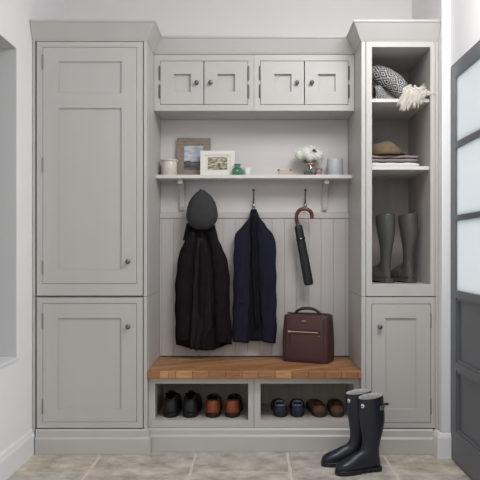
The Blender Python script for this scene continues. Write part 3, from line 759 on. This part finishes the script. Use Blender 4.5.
def pairs(proto, spots, D, rots, labels):
    for i, px in enumerate(spots):
        o = proto if i == 0 else copy_tree(proto)
        o.location = (X(px,D+.05), Y(D), cz); o.rotation_euler = (0,0,rots[i]); o['label'] = labels[i]
bl = mat('black_leather', srgb(24,26,28), .42, srgb(29,31,33), 12); bls = mat('black_rubber', srgb(15,15,16), .6)
s1 = shoe('shoe', 'x', 'black ankle shoes', bl, bls, bls, .098, .124, .106, W=.098)
pairs(s1, (171.3, 190.2), 3.60, (.03,-.03), ('black high-sided shoe, far left in the left cubby','black high-sided shoe beside the tan pair'))
tan = mat('tan_leather', srgb(150,78,46), .3, srgb(122,58,34), 16); dbr = mat('dark_brown_leather', srgb(44,26,22), .4)
s1 = shoe('shoe', 'x', 'tan brogues', dbr, dbr, bls, .098, .100, .100, W=.094, heeltab=tan)
pairs(s1, (213.3, 232), 3.60, (.03,-.06), ('tan and dark brown lace-up shoe next to the black shoes','tan and dark brown lace-up shoe nearest the cubby divider'))
nvy = mat('navy_canvas', srgb(38,46,64), .75, srgb(44,52,72), 60); wt = mat('white_cord', srgb(176,178,184), .7)
s1 = shoe('shoe', 'x', 'navy boat shoes', nvy, wt, mat('navy_sole', srgb(30,32,40), .6), .066, .056, .066, W=.088, laces=False, trimrim=True, cx1=.125)
pairs(s1, (281, 297), 3.61, (.05,-.05), ('navy deck shoe with white edging, at the left end of the right cubby','navy deck shoe with white edging beside the brown slip-ons'))
brn = mat('brown_suede', srgb(104,78,62), .85, srgb(94,70,55), 50); dk = mat('maroon_leather', srgb(60,28,26), .35)
s1 = shoe('shoe', 'x', 'brown slip-on shoes', brn, dk, mat('brown_sole', srgb(58,44,36), .7), .066, .056, .066, W=.092, laces=False, trimrim=True, cx1=.125)
pairs(s1, (320, 336.6), 3.61, (.10,-.04), ('brown suede slip-on shoe with maroon collar next to the navy pair','brown suede slip-on shoe with maroon collar, just behind the navy boots'))

# ------------------------------------------------------------------ long shelf ornaments
SM = SZ1
def at(px, D): return X(px,D)
cer = mat('cream_ceramic', srgb(212,206,198), .35, srgb(204,198,190), 20)
D = 3.92; x = at(169.2,D); y = Y(D)
t = thing('ceramic_jar', 'cream ribbed ceramic jar at the left end of the long shelf', 'jar', (x,y,SM))
bm = NB(); lathe(bm, [(.044,0),(.047,.004),(.047,.086),(.045,.09)], (x,y,SM), n=96, flute=.012, nf=24); obj('body', bm, cer, t, smooth=True)
bm = NB(); lathe(bm, [(.050,.0905),(.052,.093),(.052,.100),(.049,.103),(.0,.1035)], (x,y,SM), n=40, cap1=False); obj('lid', bm, cer, t, smooth=True, bevel=.001)

def picture(name, label, px0, px1, py0, D, fw, fm, pic, mat_m=None, matw=(0,0), lean=.12, pz=None):
    w = X(px1,D)-X(px0,D); h = Z(py0,D)-SM+.002
    t = thing(name, label, 'picture frame')
    bm = NB(); slab(bm, -w/2, w/2, 0, h, [(-w/2+fw,w/2-fw,fw,h-fw)], -.009, .009); obj('frame', bm, fm, t, bevel=.0015)
    if mat_m:
        bm = NB(); slab(bm, -w/2+fw-.001, w/2-fw+.001, fw-.001, h-fw+.001, [(-w/2+fw+matw[0],w/2-fw-matw[0],fw+matw[1],h-fw-matw[1])], -.003, .003); obj('mount', bm, mat_m, t)
    bm = NB(); box(bm, -w/2+fw-.001, w/2-fw+.001, .0005, .006, fw-.001, h-fw+.001); obj('print', bm, pic, t)
    bm = NB(); box(bm, -w/2+.012, w/2-.012, .0061, .0105, .006, h-.012); obj('backing', bm, M['hinge'] if False else fm, t)
    t.rotation_euler = (-lean,0,0); t.location = (X((px0+px1)/2,D), Y(D)+.004, SM+.0015)
    return t, w, h
fw_m = mat('weathered_wood', srgb(150,135,122), .7, srgb(128,113,100), 20, stretch=(1,1,6))
def landscape(name, horizon, h, skyA, skyB, gA, gB, streak=None, sc=14):
    m = bpy.data.materials.new(name); m.use_nodes = True; nt = m.node_tree; b = nt.nodes['Principled BSDF']; b.inputs['Roughness'].default_value = .3
    tc = nt.nodes.new('ShaderNodeTexCoord'); mp = nt.nodes.new('ShaderNodeMapping'); mp.inputs['Scale'].default_value = (1,1,3)
    n = nt.nodes.new('ShaderNodeTexNoise'); n.inputs['Scale'].default_value = sc; n.inputs['Detail'].default_value = 5
    r1 = nt.nodes.new('ShaderNodeValToRGB'); r2 = nt.nodes.new('ShaderNodeValToRGB')
    for r, a, c in ((r1,skyA,skyB),(r2,gA,gB)):
        r.color_ramp.elements[0].position = .4; r.color_ramp.elements[1].position = .62; r.color_ramp.elements[0].color = (*a,1); r.color_ramp.elements[1].color = (*c,1)
    sp = nt.nodes.new('ShaderNodeSeparateXYZ'); gt = nt.nodes.new('ShaderNodeMath'); gt.operation = 'GREATER_THAN'
    ad = nt.nodes.new('ShaderNodeMath'); ad.operation = 'MULTIPLY_ADD'; ad.inputs[1].default_value = .03; 
    mx = nt.nodes.new('ShaderNodeMixRGB')
    L = nt.links.new
    L(tc.outputs['Object'], mp.inputs[0]); L(mp.outputs[0], n.inputs[0]); L(n.outputs['Fac'], r1.inputs[0]); L(n.outputs['Fac'], r2.inputs[0])
    L(tc.outputs['Object'], sp.inputs[0]); L(n.outputs['Fac'], ad.inputs[0]); L(sp.outputs[2], ad.inputs[2]); L(ad.outputs[0], gt.inputs[0]); gt.inputs[1].default_value = horizon*h+.015
    L(gt.outputs[0], mx.inputs[0]); L(r2.outputs[0], mx.inputs[1]); L(r1.outputs[0], mx.inputs[2]); L(mx.outputs[0], b.inputs['Base Color'])
    return m
pic1 = landscape('moorland_photo', .44, .22, srgb(150,160,178), srgb(206,208,214), srgb(44,42,48), srgb(100,98,104))
picture('picture_frame', 'weathered wood frame with a cloudy landscape photo, on the long shelf', 176.8, 210.4, 138, 3.955, .043, fw_m, pic1, lean=.10)
pic2 = landscape('sepia_sketch', .52, .125, srgb(98,86,70), srgb(206,196,176), srgb(70,60,50), srgb(196,184,160), sc=34)
wf = mat('white_frame_paint', srgb(226,222,216), .5)
picture('picture_frame', 'white frame with a small sepia sketch, leaning before the wooden frame', 200.2, 234.6, 151, 3.90, .026, wf, pic2, mat('ivory_mount', srgb(224,220,210), .8), (.018,.012), lean=.10)

grn = mat('green_glass', srgb(165,215,190), .06, trans=.97); 
D = 3.88; x = at(237.4,D); y = Y(D)
t = thing('glass_bottle', 'small squat green glass bottle beside the white frame', 'bottle', (x,y,SM))
bm = NB(); lathe(bm, [(.0001,.0),(.028,.001),(.035,.006),(.037,.018),(.035,.034),(.026,.046),(.017,.053),(.0165,.060),(.021,.066),(.021,.069),(.0175,.069),(.014,.060),(.014,.053),(.024,.043),(.031,.033),(.033,.018),(.031,.008),(.0001,.006)], (x,y,SM), n=48, cap0=False, cap1=False, flute=.03, nf=8); obj('glass', bm, grn, t, smooth=True)
D = 3.90; x = at(247.3,D); y = Y(D)
wc = mat('white_porcelain', srgb(216,222,222), .3)
t = thing('candle_cup', 'small white candle cup beside the green bottle', 'candle', (x,y,SM))
bm = NB(); lathe(bm, [(.0001,0),(.019,0),(.0215,.003),(.0225,.05),(.0205,.051),(.0195,.04),(.0001,.039)], (x,y,SM), n=32, cap0=False, cap1=False); obj('cup', bm, wc, t, smooth=True)
bm = NB(); lathe(bm, [(.0001,.0395),(.0185,.0395),(.0185,.043),(.0001,.043)], (x,y,SM), n=24, cap0=False, cap1=False); obj('wax', bm, cer, t, smooth=True)
# small dish with dark ends
D = 3.88; x = at(284.6,D); y = Y(D)
peach = mat('peach_clay', srgb(198,176,158), .7)
t = thing('trinket_box', 'small low cream box with dark corner knobs, middle of the long shelf', 'box', (x,y,SM))
bm = NB(); box(bm, x-.039, x+.039, y-.022, y+.022, SM, SM+.029); obj('body', bm, peach, t, bevel=.004)
bm = NB(); box(bm, x-.030, x+.030, y-.020, y+.020, SM+.0292, SM+.034); obj('lid', bm, cer, t, bevel=.002)
for s in (-1,1):
    bm = NB(); lathe(bm, [(.0001,.0),(.006,.001),(.0075,.006),(.005,.011),(.0001,.012)], (x+s*.036,y,SM+.0285), n=16, cap0=False, cap1=False); obj('corner_knob', bm, M['hinge'], t, smooth=True, label='dark round knob')

# vase of hydrangeas
D = 3.90; x = at(310,D); y = Y(D)
gl = mat('smoky_glass', srgb(236,240,236), .05, trans=.97)
t = thing('glass_vase', 'glass jar vase with a copper band holding white flowers', 'vase', (x,y,SM))
bm = NB(); lathe(bm, [(.0001,0),(.034,0),(.037,.004),(.037,.05),(.03,.062),(.029,.078),(.031,.08),(.028,.08),(.027,.062),(.034,.049),(.034,.006),(.0001,.005)], (x,y,SM), n=36, cap0=False, cap1=False); obj('glass', bm, gl, t, smooth=True)
bm = NB(); lathe(bm, [(.0302,.064),(.0325,.066),(.0325,.076),(.0302,.078)], (x,y,SM), n=32); obj('band', bm, mat('copper_band', srgb(165,138,124), .45, metal=.3), t, smooth=True)
t = thing('flower_bunch', 'white hydrangea bunch with dark green leaves in the glass vase', 'flowers', (x,y,SM+.07))
bm = NB(); random.seed(3)
heads = [(-.052,-.005,.128,.036),(-.020,-.02,.136,.038),(.012,.0,.145,.034),(.038,-.012,.122,.036),(-.008,.025,.130,.036),(-.035,.02,.140,.03),(.046,.015,.102,.024),(.0,-.03,.112,.028)]
for (hx,hy,hz,hr) in heads:
    hx *= 1.12; hr *= 1.12; hz = .085+(hz-.085)*1.08
    nf = 64
    for k in range(nf):
        zz = 1-2*(k+.5)/nf; rr = math.sqrt(1-zz*zz); a = k*2.399963
        nrm = Vector((rr*math.cos(a), rr*math.sin(a), zz)); c = Vector((x+hx,y+hy,SM+hz))+nrm*hr*random.uniform(.85,1.05)
        u = nrm.orthogonal().normalized(); w_ = nrm.cross(u); ph_ = random.random()*6
        cv = bm.verts.new(c)
        for q in range(4):
            b0 = ph_+q*PI/2; r_ = .0075
            dv = lambda b, r: c+(u*math.cos(b)+w_*math.sin(b))*r+nrm*.0018
            bm.faces.new([cv, bm.verts.new(dv(b0-.55,r_*.75)), bm.verts.new(dv(b0,r_*1.1)), bm.verts.new(dv(b0+.55,r_*.75))])
    bmesh.ops.create_icosphere(bm, subdivisions=2, radius=hr*.8, matrix=Matrix.Translation((x+hx,y+hy,SM+hz)))
obj('petals', bm, mat('white_petal', srgb(248,248,242), .7, srgb(232,234,226), 90), t)
bm = NB()
for k in range(9):
    a = k*.7+.3; d = Vector((math.cos(a), math.sin(a)*.6, .35+.5*random.random())).normalized(); p0 = Vector((x,y,SM+.085)) if k < 6 else Vector((x+.015,y-.03,SM+.145))
    sd = d.cross(Vector((0,-1,.3))).normalized(); Lf = .05 if k < 6 else .03; lv = []
    L0, R0 = [], []
    for j in range(6):
        s = j/5; w_ = .013*math.sin(PI*min(1,s*.95+.04)); q = p0+d*Lf*s+Vector((0,-.006,-.02*s*s)); L0.append(bm.verts.new(q-sd*w_)); R0.append(bm.verts.new(q+sd*w_))
    for j in range(5): bm.faces.new([L0[j],L0[j+1],R0[j+1],R0[j]])
obj('leaves', bm, mat('dark_leaf', srgb(62,78,58), .5, srgb(82,98,74), 60), t, solid=.0008)
bm = NB()
for k in range(7):
    a = k*.9; tube(bm, [(x+.016*math.cos(a),y+.016*math.sin(a),SM+.008),(x+.012*math.cos(a+2.5),y+.012*math.sin(a+2.5),SM+.07),(x+.03*math.cos(a+2.5),y+.02*math.sin(a+2.5),SM+.11)], .0018, 6)
obj('stems', bm, mat('stem_green', srgb(86,98,70), .6), t)
D = 3.87; x = at(319.0,D); y = Y(D)
pk = mat('pink_glass', srgb(226,200,196), .12, trans=.75)
t = thing('candle_cup', 'tiny pink glass candle cup between the vase and the blue-grey pot', 'candle', (x,y,SM))
bm = NB(); lathe(bm, [(.0001,0),(.015,0),(.0175,.003),(.0185,.042),(.0165,.043),(.0155,.03),(.0001,.029)], (x,y,SM), n=32, cap0=False, cap1=False); obj('cup', bm, pk, t, smooth=True)
bm = NB(); lathe(bm, [(.0001,.0295),(.0145,.0295),(.0145,.033),(.0001,.033)], (x,y,SM), n=24, cap0=False, cap1=False); obj('wax', bm, cer, t, smooth=True)
D = 3.91; x = at(335,D); y = Y(D)
bp = mat('blue_grey_glaze', srgb(186,191,197), .4, srgb(180,185,192), 15); bp2 = mat('bare_clay_foot', srgb(192,188,186), .6)
t = thing('plant_pot', 'blue-grey glazed cylinder pot at the right end of the long shelf', 'pot', (x,y,SM))
bm = NB(); lathe(bm, [(.0001,0),(.043,0),(.046,.003),(.046,.012)], (x,y,SM), n=48, cap0=False); obj('foot', bm, bp2, t, smooth=True, label='paler unglazed foot')
bm = NB(); lathe(bm, [(.046,.0125),(.0475,.016),(.0475,.102),(.0455,.105),(.043,.102),(.043,.02),(.0001,.018)], (x,y,SM), n=48, cap0=False, cap1=False); obj('body', bm, bp, t, smooth=True)

# ------------------------------------------------------------------ open unit contents
def diamond():
    m = bpy.data.materials.new('diamond_weave'); m.use_nodes = True; nt = m.node_tree; b = nt.nodes['Principled BSDF']; b.inputs['Roughness'].default_value = .95
    L = nt.links.new; tc = nt.nodes.new('ShaderNodeTexCoord'); sp = nt.nodes.new('ShaderNodeSeparateXYZ'); L(tc.outputs['UV'], sp.inputs[0])
    def mth(op, a, bb=None, c=None):
        n = nt.nodes.new('ShaderNodeMath'); n.operation = op
        for i, v in enumerate((a,bb,c)):
            if v is None: continue
            if isinstance(v, (int,float)): n.inputs[i].default_value = v
            else: L(v, n.inputs[i])
        return n.outputs[0]
    u = mth('ABSOLUTE', mth('SUBTRACT', mth('FRACT', mth('MULTIPLY', sp.outputs[0], 1.0)), .5))
    v = mth('ABSOLUTE', mth('SUBTRACT', mth('FRACT', mth('MULTIPLY', sp.outputs[1], 1.0)), .5))
    s = mth('ADD', u, v)
    w = mth('FRACT', mth('MULTIPLY', s, 3.4))
    g = mth('GREATER_THAN', w, .52)
    n = nt.nodes.new('ShaderNodeTexNoise'); n.inputs['Scale'].default_value = 260; L(tc.outputs['Object'], n.inputs[0])
    gg = mth('GREATER_THAN', mth('ADD', mth('MULTIPLY', g, .5), n.outputs['Fac']), .72)
    mx = nt.nodes.new('ShaderNodeMixRGB'); mx.inputs[1].default_value = (*srgb(42,42,50),1); mx.inputs[2].default_value = (*srgb(186,184,184),1)
    L(gg, mx.inputs[0]); L(mx.outputs[0], b.inputs['Base Color'])
    return m
dm = diamond(); tas = mat('cream_tassel', srgb(214,208,198), .95, srgb(196,190,180), 80)
def roll(path, rads, ry=1.0, n=28, uvs=(1,1)):
    """soft rolled cloth along a path, with UV for its weave"""
    bm = NB(); pts = curve_pts(path, 5); N = len(pts); rr = [interp([(i/(len(rads)-1), r) for i, r in enumerate(rads)], k/(N-1)) for k in range(N)]
    uvl = bm.loops.layers.uv.new('UVMap'); R = []
    for i, p in enumerate(pts):
        t_ = (pts[min(i+1,N-1)]-pts[max(i-1,0)]).normalized(); s = t_.cross(Vector((0,1,0))).normalized(); u_ = s.cross(t_).normalized()
        R.append([bm.verts.new(p+s*math.cos(2*PI*k/n)*rr[i]*(1+.05*math.sin(5*k/n*2*PI+i*.3))+u_*math.sin(2*PI*k/n)*rr[i]*ry) for k in range(n)])
    for i in range(N-1):
        for k in range(n):
            f = bm.faces.new([R[i][k],R[i][(k+1)%n],R[i+1][(k+1)%n],R[i+1][k]])
            for lp, (a, b_) in zip(f.loops, ((k,i),(k+1,i),(k+1,i+1),(k,i+1))): lp[uvl].uv = (a/n*uvs[0], b_/(N-1)*uvs[1])
    bm.faces.new(R[0][::-1]); bm.faces.new(R[-1]); return bm
q = lambda px, py, D: Vector((X(px,D), Y(D), Z(py,D)))
tp = q(374,98,3.6)
t = thing('throw_blanket', 'black and white diamond-patterned throw with cream tassels, on the top shelf', 'blanket', (ox0+.1,-.2,SH1))
obj('upper_fold', roll([q(372.2,75.5,3.74),q(378,74.5,3.70),q(386,79,3.67),q(395,84.5,3.65),(X(404,3.62),Y(3.62),SH1+.052),(X(411,3.59),Y(3.59),SH1+.042)], [.030,.048,.055,.052,.046,.022], ry=1.4, uvs=(7,5)), dm, t, smooth=True)
obj('lower_fold', roll([(.676,Y(3.62),SH1+.050),(.688,Y(3.62),SH1+.050),(X(380,3.6),Y(3.62),SH1+.040),(X(388,3.57),Y(3.62),SH1+.022),(X(395,3.56),Y(3.62),SH1+.012)], [.034,.046,.040,.022,.010], ry=1.1, uvs=(6,4)), dm, t, smooth=True)
random.seed(11)
def tassel(bm, p, dirs, L_, r=.008, n=16):
    for k in range(n):
        a = random.random()*2*PI; o = Vector((math.cos(a), math.sin(a)*.6, 0))*r*random.random()**.5; ph_ = random.random()*6; Lk = L_*random.uniform(.8,1.05); fl = random.uniform(.8,2.2)
        pts = []
        for j in range(9):
            s = j/8
            pts.append(Vector(p)+o*(.5+fl*s)+Vector(dirs[0])*min(s,.45)*Lk+Vector(dirs[1])*max(0,s-.45)*Lk+Vector((.0014*math.sin(s*16+ph_),.0012*math.cos(s*13+ph_),0)))
        tube(bm, pts, [.0015]*8+[.0008], 5)
    bmesh.ops.create_uvsphere(bm, u_segments=10, v_segments=8, radius=r*.9, matrix=Matrix.Translation(p))
for k in range(10):
    px = 407+k*1.55; py = 87.5+random.uniform(-2,2); D = 3.462
    L_ = [.10,.125,.135,.12,.085,.095,.105,.08,.06,.05][k]; dx = -.45+k*.075
    bm = NB(); tassel(bm, (X(px,D),Y(D)-.004,Z(py,D)), ((dx,-.08,-1),(dx*1.1+random.uniform(-.15,.15),0,-1)), L_, .0085); obj('tassel', bm, tas, t)
bm = NB()
for k in range(16):
    p = Vector((X(404+k*1.6,3.53), Y(3.53)-.012+.012*(k%3), SH1+.045+.012*math.sin(k*1.9)-(.001*k)))
    tassel(bm, p, ((.15,-.45,-.1),(.1,-.35,-.55)), .050, .013, 18)
obj('fringe', bm, tas, t)
bm = NB()
for k in range(12):
    p = Vector((X(418+k*.95,3.62), Y(3.62)+.012*(k%3), SH1+.062+.004*k+.012*math.sin(k*1.7)))
    tassel(bm, p, ((.1*(k%2-.5),-.3,-.5),(-.1,-.1,-1)), .055, .011, 16)
obj('fringe', bm, tas, t)

# folded cloths and brown hat on the second shelf
def folded(name, label, x0, x1, y0, y1, z0, z1, m, layers, rnd=.3):
    bm = NB(); h = (z1-z0)/layers
    for k in range(layers):
        R = []; o = random.uniform(-.004,.004)
        for i in range(15):
            s = i/14; xx = x0+(x1-x0)*s
            ring = []
            sh = 1 if 0 < i < 14 else .6
            for j in range(20):
                a = 2*PI*j/20; c, s_ = math.cos(a), math.sin(a)
                ring.append((xx+o, (y0+y1)/2+(y1-y0)/2*math.copysign(abs(c)**.4,c)*(.97+.03*sh), z0+h*(k+.5)+h*.5*sh*math.copysign(abs(s_)**.7,s_)+.0015*math.sin(i*1.3+k)*(1 if 0<k+s_ else 0)))
            R.append(ring)
        rings(bm, R)
    o = obj(name, bm, m, loc=((x0+x1)/2,(y0+y1)/2,z0), smooth=True); tag(o, label, 'folded cloth'); return o
towel = mat('white_towel', srgb(222,220,222), .95, srgb(212,210,212), 80, bump=.5, bscale=300)
mauve = mat('mauve_grey_knit', srgb(156,146,144), .95, srgb(140,130,128), 80, bump=.5, bscale=300)
cx0 = ox0+.006
folded('folded_towel', 'white folded towel at the bottom of the pile on the middle shelf', cx0, X(418,3.62), -.34, -.10, SH2+.0005, SH2+.034, towel, 1)
folded('folded_scarf', 'mauve grey folded scarf between the white towel and the brown cap', cx0, X(417,3.64), -.33, -.12, SH2+.0355, SH2+.074, mauve, 2)
hatm = mat('brown_tweed', srgb(122,102,82), .95, srgb(104,86,68), 90, bump=.5, bscale=300)
hc = Vector((X(386.5,3.68), Y(3.68), SH2+.0745))
t = thing('flat_cap', 'brown tweed flat cap resting on the mauve folded scarf', 'cap', hc)
bm = NB(); bmesh.ops.create_uvsphere(bm, u_segments=40, v_segments=24, radius=1)
for v in bm.verts:
    x_, y_, z_ = v.co
    k = 1 if z_ > 0 else .25
    zq = math.copysign(abs(z_)**.62, z_)
    v.co = hc+Vector((x_*.092-.004, y_*.108, .012+max(zq,-.5)*.066*k*(1-.25*x_)+.007*math.sin(x_*5+1)*(z_ > .1)))
obj('crown', bm, hatm, t, smooth=True)
bm = NB(); R = []
for i in range(2):
    ring = []
    for k in range(20):
        a = -1.25+2.5*k/19; ring.append(hc+Vector((.05+.052*math.cos(a)*1.0, -.01+.088*math.sin(a), .010+.004*i-.006*math.cos(a))))
    R.append(ring)
rings(bm, R); obj('peak', bm, hatm, t, bevel=.0015)

# ------------------------------------------------------------------ light
def area(name, loc, rot, sx, sy_, power, col=(1,1,1)):
    l = bpy.data.lights.new(name, 'AREA'); l.shape = 'RECTANGLE'; l.size = sx; l.size_y = sy_; l.energy = power; l.color = col
    o = bpy.data.objects.new(name, l); COL.objects.link(o); o.location = loc; o.rotation_euler = rot; return o
area('daylight_door', (RW+1.1, -.95, 1.5), (0, math.radians(90), 0), 2.4, 2.0, 24, (.95,.985,1))
area('overhead_key', (.66, -1.72, 2.60), (math.radians(25), 0, 0), .8, .8, 31, (1,.99,.98))  # unseen area light added overhead as key for the upper right
def aim(o, p): o.rotation_euler = (Vector(p)-o.location).to_track_quat('-Z','Y').to_euler()
aim(area('right_key', (3.2, -3.0, 1.9), (0,0,0), 2.0, 2.0, 52, (1,.985,.965)), (-.5,-.2,1.3))  # unseen area light added at front right to brighten right-facing sides
aim(area('front_fill', (-.6, -5.2, 2.3), (0,0,0), 1.8, 1.6, 20, (1,.985,.965)), (.3,0,1.2))  # unseen fill light added behind the camera for the front faces
w = bpy.data.worlds.new('sky'); S.world = w; w.use_nodes = True; w.node_tree.nodes['Background'].inputs[0].default_value = (.985,.99,1,1); w.node_tree.nodes['Background'].inputs[1].default_value = .38

cam = bpy.data.cameras.new('camera'); co = bpy.data.objects.new('camera', cam); COL.objects.link(co); S.camera = co
cam.sensor_width = 36; cam.lens = F/480*36; cam.shift_x = -(U0-240)/480; cam.shift_y = (V0-240)/480
co.location = (0, CAMY, EYE); co.rotation_euler = (PI/2,0,0); cam.clip_start = .05
S.view_settings.view_transform = 'Standard'; S.view_settings.look = 'None'; S.view_settings.exposure = -0.17; S.view_settings.gamma = 1; S.view_settings.use_curve_mapping = False
